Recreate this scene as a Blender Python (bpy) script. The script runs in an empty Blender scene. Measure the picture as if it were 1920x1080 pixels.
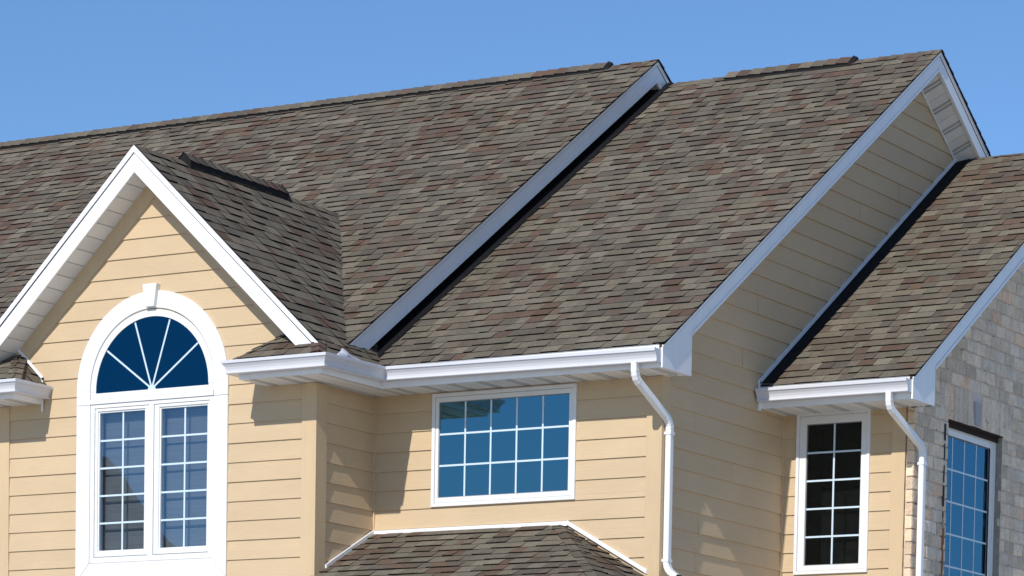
import bpy, math, random
from mathutils import Vector, Matrix
R = math.radians
random.seed(7)
sc = bpy.context.scene
COL = sc.collection
V = Vector

# ------------------------------------------------------------------ camera
YAW, PIT, ROL, F, YO = 0.5405993, -0.0715869, 0.0180317, 6234.205, 1610.821
cam_d = bpy.data.cameras.new('camera')
cam = bpy.data.objects.new('camera', cam_d)
COL.objects.link(cam)
fw = V((-math.sin(YAW)*math.cos(PIT), math.cos(YAW)*math.cos(PIT), math.sin(PIT)))
rt = V((math.cos(YAW), math.sin(YAW), 0.0))
up = rt.cross(fw)
r2 = rt*math.cos(ROL) + up*math.sin(ROL)
u2 = -rt*math.sin(ROL) + up*math.cos(ROL)
M = Matrix(((r2.x, u2.x, -fw.x), (r2.y, u2.y, -fw.y), (r2.z, u2.z, -fw.z))).to_4x4()
M.translation = V((17.39371, -25.27927, -3.35067))
cam.matrix_world = M
cam_d.sensor_width = 36.0
cam_d.lens = F/1920*36
cam_d.shift_y = YO/1920
cam_d.clip_start = 0.5
cam_d.clip_end = 3000
sc.camera = cam

# ------------------------------------------------------------------ light
to_sun = V((0.10, -1.0, 0.75)).normalized()
sun_d = bpy.data.lights.new('sun', 'SUN')
sun_d.energy = 4.0
sun_d.angle = R(0.53)
sun_d.color = (1.0, 0.96, 0.9)
sun = bpy.data.objects.new('sun', sun_d)
COL.objects.link(sun)
sun.rotation_euler = (-to_sun).to_track_quat('-Z', 'Y').to_euler()
sun.location = (10, -40, 40)
w = bpy.data.worlds.new('World')
sc.world = w
w.use_nodes = True
nt = w.node_tree
bg = nt.nodes['Background']
sky = nt.nodes.new('ShaderNodeTexSky')
sky.sky_type = 'NISHITA'
sky.sun_disc = False
sky.sun_elevation = math.asin(to_sun.z)
sky.sun_rotation = math.atan2(to_sun.x, to_sun.y)
sky.altitude = 300
sky.air_density = 1.0
sky.dust_density = 0.1
sky.ozone_density = 3.0
tint = nt.nodes.new('ShaderNodeMix')
tint.data_type = 'RGBA'
tint.blend_type = 'MULTIPLY'
tint.inputs[0].default_value = 1.0
tint.inputs[7].default_value = (0.62, 0.80, 1.0, 1)
nt.links.new(sky.outputs[0], tint.inputs[6])
nt.links.new(tint.outputs[2], bg.inputs[0])
bg.inputs[1].default_value = 0.124
sc.view_settings.view_transform = 'Standard'
sc.view_settings.look = 'None'
sc.view_settings.exposure = 0.0
sc.view_settings.gamma = 1.0

# ------------------------------------------------------------------ helpers
GZ = -4.95
class MB:
    def __init__(s):
        s.v = []; s.f = []; s.c = []
    def face(s, pts, col=None):
        i = len(s.v)
        s.v += [tuple(p) for p in pts]
        s.f.append(tuple(range(i, i+len(pts))))
        s.c.append(col or (1, 1, 1))
    def hexa(s, p, col=None):            # p: 8 points, bottom 4 ccw, top 4 ccw
        i = len(s.v)
        s.v += [tuple(q) for q in p]
        for a in ((3, 2, 1, 0), (4, 5, 6, 7), (0, 1, 5, 4), (1, 2, 6, 5), (2, 3, 7, 6), (3, 0, 4, 7)):
            s.f.append(tuple(i+k for k in a)); s.c.append(col or (1, 1, 1))
    def box(s, x0, x1, y0, y1, z0, z1, col=None):
        s.hexa([(x0, y0, z0), (x1, y0, z0), (x1, y1, z0), (x0, y1, z0),
                (x0, y0, z1), (x1, y0, z1), (x1, y1, z1), (x0, y1, z1)], col)
    def prism(s, pts, vec, col=None):
        vec = V(vec); pts = [V(p) for p in pts]
        a = [p for p in pts]; b = [p+vec for p in pts]
        n = len(a)
        s.face(list(reversed(a)), col); s.face(b, col)
        for i in range(n):
            j = (i+1) % n
            s.face([a[i], a[j], b[j], b[i]], col)
    def sweep(s, rings, close=True, cap=True, col=None):
        i0 = len(s.v); n = len(rings[0])
        for r in rings: s.v += [tuple(p) for p in r]
        m = n if close else n-1
        for k in range(len(rings)-1):
            for i in range(m):
                j = (i+1) % n
                s.f.append((i0+k*n+i, i0+k*n+j, i0+(k+1)*n+j, i0+(k+1)*n+i)); s.c.append(col or (1, 1, 1))
        if cap:
            s.f.append(tuple(i0+i for i in reversed(range(n)))); s.c.append(col or (1, 1, 1))
            e = i0+(len(rings)-1)*n
            s.f.append(tuple(e+i for i in range(n))); s.c.append(col or (1, 1, 1))

def finish(mb, name, mat, parent=None, smooth=False, bevel=0.0, label=None):
    me = bpy.data.meshes.new(name)
    me.from_pydata(mb.v, [], mb.f)
    at = me.color_attributes.new('tone', 'FLOAT_COLOR', 'CORNER')
    buf = []
    for p, c in zip(me.polygons, mb.c):
        buf += [c[0], c[1], c[2], 1.0]*p.loop_total
    at.data.foreach_set('color', buf)
    me.materials.append(mat)
    me.update()
    o = bpy.data.objects.new(name, me)
    COL.objects.link(o)
    if parent:
        o.parent = parent
        o.matrix_parent_inverse = parent_inv(parent)
    if smooth:
        me.polygons.foreach_set('use_smooth', [True]*len(me.polygons))
    if bevel:
        b = o.modifiers.new('edge', 'BEVEL'); b.width = bevel; b.segments = 2; b.limit_method = 'ANGLE'
    if label: o['label'] = label
    return o

def parent_inv(p):
    return Matrix.Translation(p.location).inverted() if p is house else Matrix.Identity(4)

def clip(poly, a, b, c):                 # keep a*x+b*y<=c
    out = []
    n = len(poly)
    for i in range(n):
        p, q = poly[i], poly[(i+1) % n]
        dp, dq = a*p[0]+b*p[1]-c, a*q[0]+b*q[1]-c
        if dp <= 1e-9: out.append(p)
        if (dp < -1e-9 and dq > 1e-9) or (dp > 1e-9 and dq < -1e-9):
            t = dp/(dp-dq)
            out.append((p[0]+t*(q[0]-p[0]), p[1]+t*(q[1]-p[1])))
    return out
def clip_convex(poly, win):              # win ccw
    n = len(win)
    for i in range(n):
        x0, y0 = win[i]; x1, y1 = win[(i+1) % n]
        a, b = (y1-y0), -(x1-x0)
        poly = clip(poly, a, b, a*x0+b*y0)
        if len(poly) < 3: return []
    return poly
def ccw(p):
    a = sum(p[i][0]*p[(i+1) % len(p)][1]-p[(i+1) % len(p)][0]*p[i][1] for i in range(len(p)))
    return p if a > 0 else list(reversed(p))

# ------------------------------------------------------------------ materials
def mat(name, base, rough=0.6, noise=None, bump=None, attr=False, spec=0.5, metal=0.0, coat=0.0):
    m = bpy.data.materials.new(name); m.use_nodes = True
    t = m.node_tree; N = t.nodes; L = t.links
    b = N['Principled BSDF']
    b.inputs['Roughness'].default_value = rough
    b.inputs['Specular IOR Level'].default_value = spec
    b.inputs['Metallic'].default_value = metal
    b.inputs['Coat Weight'].default_value = coat
    b.inputs['Base Color'].default_value = (*base, 1)
    tc = N.new('ShaderNodeTexCoord')
    last = None
    if attr:
        a = N.new('ShaderNodeAttribute'); a.attribute_name = 'tone'
        mx = N.new('ShaderNodeMix'); mx.data_type = 'RGBA'; mx.blend_type = 'MULTIPLY'; mx.inputs[0].default_value = 1
        mx.inputs[6].default_value = (*base, 1); L.new(a.outputs['Color'], mx.inputs[7])
        last = mx.outputs[2]
    for (scale, amount, detail) in (noise or []):
        mp = N.new('ShaderNodeMapping'); mp.inputs['Scale'].default_value = scale
        L.new(tc.outputs['Object'], mp.inputs[0])
        n = N.new('ShaderNodeTexNoise'); n.inputs['Scale'].default_value = 1; n.inputs['Detail'].default_value = detail
        L.new(mp.outputs[0], n.inputs[0])
        r = N.new('ShaderNodeMapRange'); r.inputs[1].default_value = 0.3; r.inputs[2].default_value = 0.7
        r.inputs[3].default_value = 1-amount; r.inputs[4].default_value = 1+amount*0.6
        L.new(n.outputs[0], r.inputs[0])
        mx = N.new('ShaderNodeMix'); mx.data_type = 'RGBA'; mx.blend_type = 'MULTIPLY'; mx.inputs[0].default_value = 1
        if last is None: mx.inputs[6].default_value = (*base, 1)
        else: L.new(last, mx.inputs[6])
        L.new(r.outputs[0], mx.inputs[7])
        last = mx.outputs[2]
    if last is not None: L.new(last, b.inputs['Base Color'])
    if bump:
        scale, strength, dist, detail = bump
        mp = N.new('ShaderNodeMapping'); mp.inputs['Scale'].default_value = scale
        L.new(tc.outputs['Object'], mp.inputs[0])
        n = N.new('ShaderNodeTexNoise'); n.inputs['Scale'].default_value = 1; n.inputs['Detail'].default_value = detail
        n.inputs['Distortion'].default_value = 0.6
        L.new(mp.outputs[0], n.inputs[0])
        bp = N.new('ShaderNodeBump'); bp.inputs['Strength'].default_value = strength; bp.inputs['Distance'].default_value = dist
        L.new(n.outputs[0], bp.inputs['Height']); L.new(bp.outputs[0], b.inputs['Normal'])
    return m

TAN = (0.615, 0.46, 0.285)
M_SIDE = mat('siding_paint', TAN, 0.55, noise=[((1.2, 1.2, 3), 0.05, 3), ((6, 6, 90), 0.04, 4)], bump=((4, 4, 130), 0.5, 0.004, 5), attr=True, spec=0.3)
M_CORNER = mat('trim_paint_tan', (0.635, 0.47, 0.285), 0.55, noise=[((1.5, 1.5, 1.5), 0.04, 3), ((30, 30, 4), 0.03, 3)], bump=((90, 90, 5), 0.25, 0.002, 4), spec=0.3)
M_WHITE = mat('white_aluminium', (0.86, 0.86, 0.86), 0.25, noise=[((2, 2, 2), 0.03, 3), ((9, 9, 1.2), 0.03, 4)], bump=((3, 3, 3), 0.15, 0.006, 2), spec=0.5)
M_VINYL = mat('white_vinyl', (0.80, 0.80, 0.79), 0.4, noise=[((5, 5, 5), 0.03, 3)], spec=0.5)
M_SOFFIT = mat('soffit_vinyl', (0.80, 0.80, 0.79), 0.5, noise=[((4, 1.5, 4), 0.07, 3)], attr=True, spec=0.3)
M_SHINGLE = mat('asphalt_shingle', (1, 1, 1), 0.92, noise=[((160, 160, 160), 0.28, 2), ((22, 22, 22), 0.12, 3), ((0.8, 0.8, 0.8), 0.08, 2)], bump=((300, 300, 300), 0.5, 0.003, 2), attr=True, spec=0.15)
M_SHADE = mat('black_membrane', (0.008, 0.008, 0.009), 0.8, noise=[((20, 20, 20), 0.3, 2)], spec=0.2)  # shade painted as black, for roof strips and wall under the rakes
M_VENT = mat('ridge_vent_plastic', (0.012, 0.012, 0.013), 0.7, spec=0.2)
M_BACK = mat('sheathing', (0.10, 0.07, 0.045), 0.9)
M_DARK = mat('dark_room', (0.004, 0.004, 0.005), 0.9)
M_GRILLE = mat('window_grille_white', (0.60, 0.72, 0.80), 0.4)  # white bars, with the blue of reflected sky put into their colour
M_SPACER = mat('spacer_grey', (0.25, 0.25, 0.26), 0.4)
M_BLIND = mat('blind_fabric', (0.58, 0.55, 0.52), 0.8, noise=[((3, 3, 55), 0.10, 2)])
M_MORTAR = mat('mortar', (0.72, 0.62, 0.56), 0.95, noise=[((40, 40, 40), 0.2, 3)], bump=((60, 60, 60), 0.8, 0.01, 4))
M_BRICK = mat('tumbled_brick', (1, 1, 1), 0.92, noise=[((12, 12, 12), 0.14, 4), ((70, 70, 70), 0.16, 3), ((4, 9, 3), 0.08, 3)], bump=((45, 45, 45), 0.9, 0.012, 5), attr=True, spec=0.15)
M_RUST = mat('rusty_lintel', (0.02, 0.007, 0.005), 0.9, noise=[((30, 8, 30), 0.5, 4)])
M_RUBBER = mat('black_pipe_mouth', (0.006, 0.006, 0.006), 0.7)
M_BOUNCE_GROUND = mat('dry_ground', (0.52, 0.49, 0.43), 0.95, noise=[((0.5, 0.5, 0.5), 0.3, 5), ((8, 8, 8), 0.3, 3)])  # unseen ground made pale to bounce light onto soffits and shaded walls

M_GUTTER = mat('gutter_aluminium', (0.66, 0.66, 0.69), 0.32, noise=[((2, 2, 2), 0.03, 3)], spec=0.5)
def glass(name, refl, tintc, thru):
    m = bpy.data.materials.new(name); m.use_nodes = True
    t = m.node_tree; N = t.nodes; L = t.links
    N.remove(N['Principled BSDF'])
    out = N['Material Output']
    g = N.new('ShaderNodeBsdfGlossy'); g.inputs['Color'].default_value = (*tintc, 1); g.inputs['Roughness'].default_value = 0.01
    tr = N.new('ShaderNodeBsdfTransparent'); tr.inputs['Color'].default_value = (*thru, 1)
    lw = N.new('ShaderNodeLayerWeight'); lw.inputs['Blend'].default_value = 0.3
    mr = N.new('ShaderNodeMapRange'); mr.inputs[3].default_value = refl; mr.inputs[4].default_value = min(1, refl+0.5)
    L.new(lw.outputs['Fresnel'], mr.inputs[0])
    # very slight pane waviness
    tc = N.new('ShaderNodeTexCoord'); n = N.new('ShaderNodeTexNoise'); n.inputs['Scale'].default_value = 1.3
    L.new(tc.outputs['Object'], n.inputs[0])
    bp = N.new('ShaderNodeBump'); bp.inputs['Strength'].default_value = 0.08; bp.inputs['Distance'].default_value = 0.01
    L.new(n.outputs[0], bp.inputs['Height']); L.new(bp.outputs[0], g.inputs['Normal'])
    mx = N.new('ShaderNodeMixShader')
    L.new(mr.outputs[0], mx.inputs[0]); L.new(tr.outputs[0], mx.inputs[1]); L.new(g.outputs[0], mx.inputs[2])
    L.new(mx.outputs[0], out.inputs[0])
    return m
G_BLUE = glass('window_glass', 0.26, (0.30, 0.72, 0.90), (0.5, 0.55, 0.6))
G_EAST = glass('end_window_glass', 0.26, (0.24, 0.56, 0.80), (0.5, 0.55, 0.6))
G_DEEP = glass('arch_glass', 0.20, (0.02, 0.30, 0.54), (0.2, 0.25, 0.3))
G_CASE = glass('casement_glass', 0.17, (0.38, 0.66, 0.92), (0.60, 0.66, 0.72))
G_SLIM = glass('slim_window_glass', 0.03, (0.7, 0.8, 0.8), (0.5, 0.55, 0.55))

# ------------------------------------------------------------------ ground
g = MB(); g.face([(-1500, -1500, GZ), (1500, -1500, GZ), (1500, 1500, GZ), (-1500, 1500, GZ)])
go = finish(g, 'ground', M_BOUNCE_GROUND); go['kind'] = 'structure'

# ------------------------------------------------------------------ house root
house = bpy.data.objects.new('house', None); COL.objects.link(house)
house.location = (0, 5, GZ)
house['label'] = 'house with tan siding, grey brown shingle roofs and a pale brick end wall'
house['category'] = 'house'

# main dimensions (metres)
YB, XB, YD, XD = 0.973, 3.044, 3.403, 4.316
AX = -1.85                      # centre of the gabled bay
WA = -3.70
P = 0.664                       # main pitch
SL = math.sqrt(1+P*P)
PB = 0.60                       # rear pitch
SB = math.sqrt(1+PB*PB)
ZS = 1.382                      # soffit height
OF, OFS, OF3 = 0.4456, 0.365, 0.545
XR1, XR2, XR3 = 0.165, 3.289, 4.618
E1Y, E1Z, A1Y = 0.12, 1.590+P*0.12, 5.985
E2Y, E2Z, A2Y = 0.512, 1.574, 6.217
E3Y, E3Z, A3Y = YD-OF3-0.017, 1.5475, 7.287
Z1 = E1Z+P*(A1Y-E1Y); Z2 = E2Z+P*(A2Y-E2Y); Z3 = E3Z+P*(A3Y-E3Y)
QA = 0.931; ZA = 3.618          # bay gable pitch and apex
E = 0.178

# ------------------------------------------------------------------ lap siding
def siding(parent, O, u, n, pieces, off, name='siding_wall', label=None, joints=False):
    O = V(O); u = V(u); n = V(n); zc = V((0, 0, 1))
    mb = MB(); bk = MB()
    P3 = lambda s, z, d: O+u*s+zc*z+n*d
    jr = random.Random(int(abs(O.x*100)+abs(O.y*77)))
    jo = {}
    for pc in pieces:
        pc = ccw(pc)
        bk.face([P3(s, z, 0.0) for s, z in pc])
        z0 = min(p[1] for p in pc); z1 = max(p[1] for p in pc)
        k = math.floor((z0-off)/E)-1
        while off+k*E < z1:
            a, b = off+k*E, off+(k+1)*E
            band = clip(clip(pc, 0, 1, b), 0, -1, -a)
            if len(band) >= 3:
                if k not in jo:
                    st = jr.uniform(-6, -2)
                    jo[k] = [st+3.66*i for i in range(-1, 6)]
                s_lo = min(p[0] for p in band); s_hi = max(p[0] for p in band)
                cuts = [s_lo]+[c for c in jo[k] if s_lo+0.25 < c < s_hi-0.25 and joints]+[s_hi]
                for ci in range(len(cuts)-1):
                    l = cuts[ci]+(0.0015 if ci else 0); r = cuts[ci+1]-(0.0015 if ci < len(cuts)-2 else 0)
                    q = clip(clip(band, -1, 0, -l), 1, 0, r)
                    if len(q) < 3: continue
                    t = 1+random.uniform(-0.022, 0.022)
                    c = (t, t, t)
                    wv = random.uniform(-0.001, 0.001)
                    d = lambda z: 0.002+0.0125*(b-z)/E+wv
                    mb.face([P3(s, z, d(z)) for s, z in q], c)
                    m = len(q)
                    for i in range(m):
                        p0, p1 = q[i], q[(i+1) % m]
                        mb.face([P3(p0[0], p0[1], d(p0[1])), P3(p0[0], p0[1], 0.0003), P3(p1[0], p1[1], 0.0003), P3(p1[0], p1[1], d(p1[1]))], (t*0.8, t*0.8, t*0.8))
            k += 1
    o = finish(mb, name, M_SIDE, house, label=label)
    finish(bk, 'sheathing', M_BACK, o)
    return o

wallA = siding(house, (0, 0, 0), (1, 0, 0), (0, -1, 0), [
    [(WA, GZ), (0, GZ), (0, -0.10), (WA, -0.10)],
    [(WA, -0.10), (-2.52, -0.10), (-2.52, 1.30), (WA, 1.30)],
    [(-1.17, -0.10), (0, -0.10), (0, 1.30), (-1.17, 1.30)],
    [(WA, 1.30), (0, 1.30), (0, 1.69), (AX, 3.41), (WA, 1.69)]], 0.0, label='sunlit gabled front wall around the arched window')
wallAs = siding(house, (0, 0, 0), (0, 1, 0), (1, 0, 0), [[(0, GZ), (YB, GZ), (YB, 1.45), (0, 1.45)]], -0.0234, label='narrow side wall of the gabled bay')
wallB = siding(house, (0, YB, 0), (1, 0, 0), (0, -1, 0), [
    [(0, GZ), (XB, GZ), (XB, 0.38), (0, 0.38)], [(0, 0.38), (0.69, 0.38), (0.69, 1.33), (0, 1.33)],
    [(2.14, 0.38), (XB, 0.38), (XB, 1.33), (2.14, 1.33)], [(0, 1.33), (XB, 1.33), (XB, 1.45), (0, 1.45)]], -0.0234, label='middle front wall around the wide window')
def roofz2(y): return E2Z+P*(y-E2Y) if y < A2Y else Z2-PB*(y-A2Y)
wallC = siding(house, (XB, 0, 0), (0, 1, 0), (1, 0, 0), [
    [(YB, GZ), (11.4, GZ), (11.4, roofz2(11.4)-0.17), (A2Y, Z2-0.17), (YB, roofz2(YB)-0.17)]], 0.076, label='tall shaded gable end wall with lap siding', joints=True)
wallD = siding(house, (0, YD, 0), (1, 0, 0), (0, -1, 0), [
    [(XB, GZ), (XD, GZ), (XD, -0.10), (XB, -0.10)], [(XB, -0.10), (3.24, -0.10), (3.24, 1.32), (XB, 1.32)],
    [(3.90, -0.10), (XD, -0.10), (XD, 1.32), (3.90, 1.32)], [(XB, 1.32), (XD, 1.32), (XD, 1.45), (XB, 1.45)]], -0.1116, label='recessed front wall around the slim window')

# corner boards and frieze
PR = 0.021
def part(mb, name, m, parent, **k): return finish(mb, name, m, parent, **k)
c = MB(); c.box(-0.138, 0.0, -PR, 0.02, GZ, ZS); part(c, 'corner_board', M_CORNER, wallA)
c = MB(); c.box(0.0005, PR, -PR, 0.151, GZ, ZS); part(c, 'corner_board', M_CORNER, wallAs)
c = MB(); c.box(WA, WA+0.138, -PR, 0.02, GZ, ZS); part(c, 'corner_board', M_CORNER, wallA)
c = MB(); c.box(0.0, 0.022, YB-0.022, YB, 0.1, ZS); part(c, 'inside_corner_post', M_CORNER, wallB)
c = MB(); c.box(XB-0.135, XB, YB-PR, YB+0.02, GZ, ZS); part(c, 'corner_board', M_CORNER, wallB)
c = MB(); c.box(XB+0.0005, XB+PR, YB-PR, YB+0.135, GZ, 1.60); part(c, 'corner_board', M_CORNER, wallC)
c = MB(); c.box(XB, XB+0.022, YD-0.03, YD, GZ, ZS); part(c, 'inside_corner_post', M_CORNER, wallD)
c = MB(); c.box(XD-0.138, XD, YD-PR, YD+0.02, GZ, ZS); part(c, 'corner_board', M_CORNER, wallD)
for sgn in (-1, 1):
    c = MB()
    zt = lambda dx: ZA-0.185-QA*dx
    c.prism([(AX, -0.019, zt(0)), (AX+sgn*1.86, -0.019, zt(1.86)), (AX+sgn*1.86, -0.019, zt(1.86)-0.225), (AX, -0.019, zt(0)-0.225)], (0, 0.018, 0))
    part(c, 'frieze_board', M_CORNER, wallA)

# ------------------------------------------------------------------ shingles
PAL = [((0.200, 0.167, 0.122), 24), ((0.222, 0.190, 0.142), 16), ((0.166, 0.138, 0.105), 24), ((0.180, 0.162, 0.122), 12),
       ((0.138, 0.114, 0.090), 14), ((0.155, 0.096, 0.068), 8), ((0.138, 0.090, 0.066), 7), ((0.240, 0.208, 0.156), 4), ((0.155, 0.113, 0.083), 7)]
PL = [tuple(0.90*(0.84*x+0.16*m) for x, m in zip(p, (0.178, 0.150, 0.112))) for p, k in PAL for _ in range(k)]
EX = 0.143
EDGE = (0.007, 0.006, 0.0055)
def shingles(mb, O, u, v, poly, rnd, wmin=0.085, wmax=0.20):
    """courses of laminated shingle tabs on a convex roof face; poly in (along eave, up slope)"""
    O = V(O); u = V(u).normalized(); v = V(v).normalized(); n = u.cross(v).normalized()
    if n.z < 0: n = -n
    poly = ccw(poly)
    dmin = min(p[1] for p in poly); dmax = max(p[1] for p in poly)
    smin = min(p[0] for p in poly); smax = max(p[0] for p in poly)
    k = 0; d0 = dmin; k_edge = 0
    while d0 < dmax:
        d1 = d0+EX
        s = smin-rnd.uniform(0, 0.3)
        thick = rnd.random() < 0.5
        wob = rnd.uniform(-0.0015, 0.0015)
        colour = rnd.choice(PL)
        while s < smax:
            wd = rnd.uniform(wmin, wmax)
            q = [(s, d0), (s+wd, d0), (s+wd, d1+0.004), (s, d1+0.004)]
            q = clip_convex(q, poly)
            if rnd.random() < 0.82: colour = rnd.choice(PL)
            thick = rnd.random() < (0.42 if thick else 0.62)
            t = (0.0155 if thick else 0.0075)+rnd.uniform(-0.001, 0.0015)
            if len(q) >= 3:
                j = rnd.uniform(0.86, 1.12)
                c = tuple(x*j for x in colour)
                lift = lambda d: (0.004+(t if True else 0)*(1-(d-d0)/EX)+0.0045*0)
                dd = lambda p: p[1]+(wob if abs(p[1]-d0) < 1e-6 else 0)
                top = [O+u*p[0]+v*dd(p)+n*(0.004+max(0, t*(1-0.75*(p[1]-d0)/EX))) for p in q]
                mb.face(top, c)
                m = len(q)
                for i in range(m):
                    a, b = q[i], q[(i+1) % m]
                    if abs(a[1]-b[1]) < 1e-6 and a[1] > d0+0.01: continue
                    ta, tb = top[i], top[(i+1) % m]
                    mb.face([ta, O+u*a[0]+v*dd(a)-n*0.003, O+u*b[0]+v*dd(b)-n*0.003, tb], EDGE)
            s += wd
        d0 = d1; k += 1

def cap_run(mb, a, b, w1, w2, half, rnd, step=0.143, lift=0.012, sk=0.014, n=None):
    a = V(a); b = V(b); L = (b-a).length; t = (b-a)/L
    if n is None:
        n = (w1+w2)*-1
        n = V((0, 0, 1)) if n.length < 1e-3 else n.normalized()
    k = 0.0
    while k < L:
        e = min(L, k+step+0.01)
        c = rnd.choice(PL); j = rnd.uniform(0.85, 1.1); c = tuple(x*j for x in c)
        hi, lo = lift+rnd.uniform(0.002, 0.006), lift-0.006
        p0 = a+t*k; p1 = a+t*e
        for w in (w1, w2):
            m0 = p0+n*hi; m1 = p1+n*lo
            e0 = p0+w*half+n*(hi-0.004); e1 = p1+w*half+n*(lo-0.004)
            mb.face([m0, e0, e1, m1], c)
            mb.face([e0, e0-n*sk, e1-n*sk*0.6, e1], EDGE)
            fk = min(0.012, sk)
            mb.face([m0, m0-n*fk, e0-n*fk, e0], EDGE)
            mb.face([m1, m1-n*fk, e1-n*fk, e1], EDGE)
        k += step
def roof_slope(name, O, u, v, poly, seed, label=None, deck=0.05, parent=None, over=0.0):
    rnd = random.Random(seed)
    mb = MB(); xm = max(p[0] for p in poly)
    shingles(mb, O, u, v, [(p[0]+(over if abs(p[0]-xm) < 1e-6 else 0), p[1]) for p in poly], rnd)
    o = finish(mb, name, M_SHINGLE, parent or house, label=label)
    O = V(O); u = V(u).normalized(); v = V(v).normalized(); n = u.cross(v).normalized()
    if n.z < 0: n = -n
    dk = MB(); pts = [O+u*s+v*d for s, d in ccw(poly)]
    dk.prism([p-n*deck for p in pts], n*(deck-0.001))
    finish(dk, 'roof_deck', M_BACK, o)
    return o

vF = (0, 1/SL, P/SL); vBk = (0, -1/SB, PB/SB)
def gable_roof(name, x0, x1, ey, ez, ay, seed, label):
    L = (ay-ey)*SL
    o = roof_slope(name, (x0, ey, ez), (1, 0, 0), vF, [(0, 0), (x1-x0, 0), (x1-x0, L), (0, L)], seed, label, over=0.026)
    az = ez+P*(ay-ey)
    mb = MB(); dk = MB()
    by = ay+(ay-ey)*P/PB; LB = (by-ay)*SB
    pts = [(x0, ay, az), (x1, ay, az), (x1, by, ez), (x0, by, ez)]
    n = V((0, PB/SB, 1/SB))
    dk.prism([V(p)-n*0.05 for p in pts], n*0.049)
    finish(dk, 'roof_deck', M_BACK, o)
    mb = MB(); rnd = random.Random(seed+50)
    shingles(mb, (x0, by-0.0, ez), (1, 0, 0), vBk, [(0, 0), (x1-x0+0.026, 0), (x1-x0+0.026, LB), (0, LB)], rnd, 0.5, 0.9)
    finish(mb, 'rear_slope', M_SHINGLE, o)
    return o
roof1 = gable_roof('shingle_roof', -9.8, XR1, E1Y, E1Z, A1Y, 11, 'large left roof behind the gabled bay')
roof2 = gable_roof('shingle_roof', -0.15, XR2, E2Y, E2Z, A2Y, 12, 'middle roof above the wide window')
roof3 = gable_roof('shingle_roof', XB+0.01, XR3, E3Y, E3Z, A3Y, 13, 'lower right roof beside the brick wall')

# bay gable slopes
SQ = math.sqrt(1+QA*QA)
XE_ = 0.385                      # eave x of right slope
def gA(X): return ZA-QA*abs(X-AX)
run = XE_-AX; LA = run*SQ
hipx = lambda y: AX+(ZA-(1.571+P*(y+0.47)))/QA
# right slope: (s along +y from y=-0.32, d up slope)
def bay_slope(sgn, seed):
    xe = AX+sgn*run
    O = (xe, -0.3216, gA(xe)); v = (-sgn/SQ, 0, QA/SQ)
    poly = [(0, 0.175*SQ), (3.7, 0.175*SQ), (3.7, LA), (0, LA)]
    o = roof_slope('shingle_roof', O, (0, 1, 0), v, poly, seed, 'steep shaded slope of the bay gable' if sgn > 0 else None)
    mb = MB(); rnd = random.Random(seed+1)
    # lower strip wraps to the hip with the front return
    shingles(mb, (xe, -0.47, gA(xe)), (0, 1, 0), v, [(0.0, 0.02), (1.3, 0.0), (1.3, 0.18*SQ), (0.19, 0.18*SQ)], rnd)
    finish(mb, 'eave_strip', M_SHINGLE, o)
    mb = MB()
    cap_run(mb, V((AX+sgn*(0.352-AX), -0.475, 1.578)), V((AX+sgn*(0.13-AX), -0.165, 1.784)), V((sgn*0.62, 0.35, -0.35)).normalized(), V((-sgn*0.5, -0.5, -0.2)).normalized(), 0.07, rnd, 0.12, 0.004)
    finish(mb, 'hip_cap', M_SHINGLE, o)
    return o
bayR = bay_slope(1, 21); bayL = bay_slope(-1, 23)

# eave returns in front of the bay (small hipped roofs)
def ret(sgn, seed):
    m = lambda X: X if sgn > 0 else 2*AX-X
    mb = MB(); rnd = random.Random(seed)
    L = 0.47*SL
    if sgn > 0:
        xa, xb, xc, xd = -0.575, 0.365, 0.02, -0.25
    else:
        xa, xb, xc, xd = m(0.365), m(-0.575), m(-0.25), m(0.02)
    shingles(mb, (0, -0.49, 1.548), (1, 0, 0), vF, [(xa, 0), (xb, 0), (xc, L), (xd, L)], rnd)
    o = finish(mb, 'return_roof', M_SHINGLE, house, label='small hipped eave return at the %s foot of the bay gable' % ('right' if sgn > 0 else 'left'))
    # end plane towards the window
    mb = MB(); q = 0.985; sq = math.sqrt(1+q*q)
    ex = m(-0.575)
    poly = [(0, 0), (0.475, 0), (0.475, 0.325*sq)]
    shingles(mb, (ex, -0.485, 1.550), (0, 1, 0), (sgn/sq, 0, q/sq), poly, rnd)
    finish(mb, 'return_end', M_SHINGLE, o)
    # hip caps
    mb = MB()
    a = V((ex, -0.485, 1.552)); b = V((m(-0.25), -0.005, 1.872))
    cap_run(mb, a, b, V((sgn*0.5, -0.35, -0.06)).normalized(), V((-sgn*0.4, 0.3, -0.05)).normalized(), 0.07, rnd, step=0.143, lift=0.006, sk=0.004)
    finish(mb, 'hip_cap', M_SHINGLE, o)
    # white flashing on the wall
    f = MB()
    a = V((m(-0.555), -0.03, 1.60)); b = V((m(-0.235), -0.03, 1.905))
    f.prism([a, b, b+V((0, 0, 0.04)), a+V((0, 0, 0.04))], (0, 0.012, 0))
    if sgn < 0: f.box(min(m(-0.555), m(-0.535)), max(m(-0.555), m(-0.535)), -0.03, -0.018, 1.31, 1.63)
    finish(f, 'flashing', M_WHITE, o)
    return o
retR = ret(1, 31); retL = ret(-1, 33)

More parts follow.
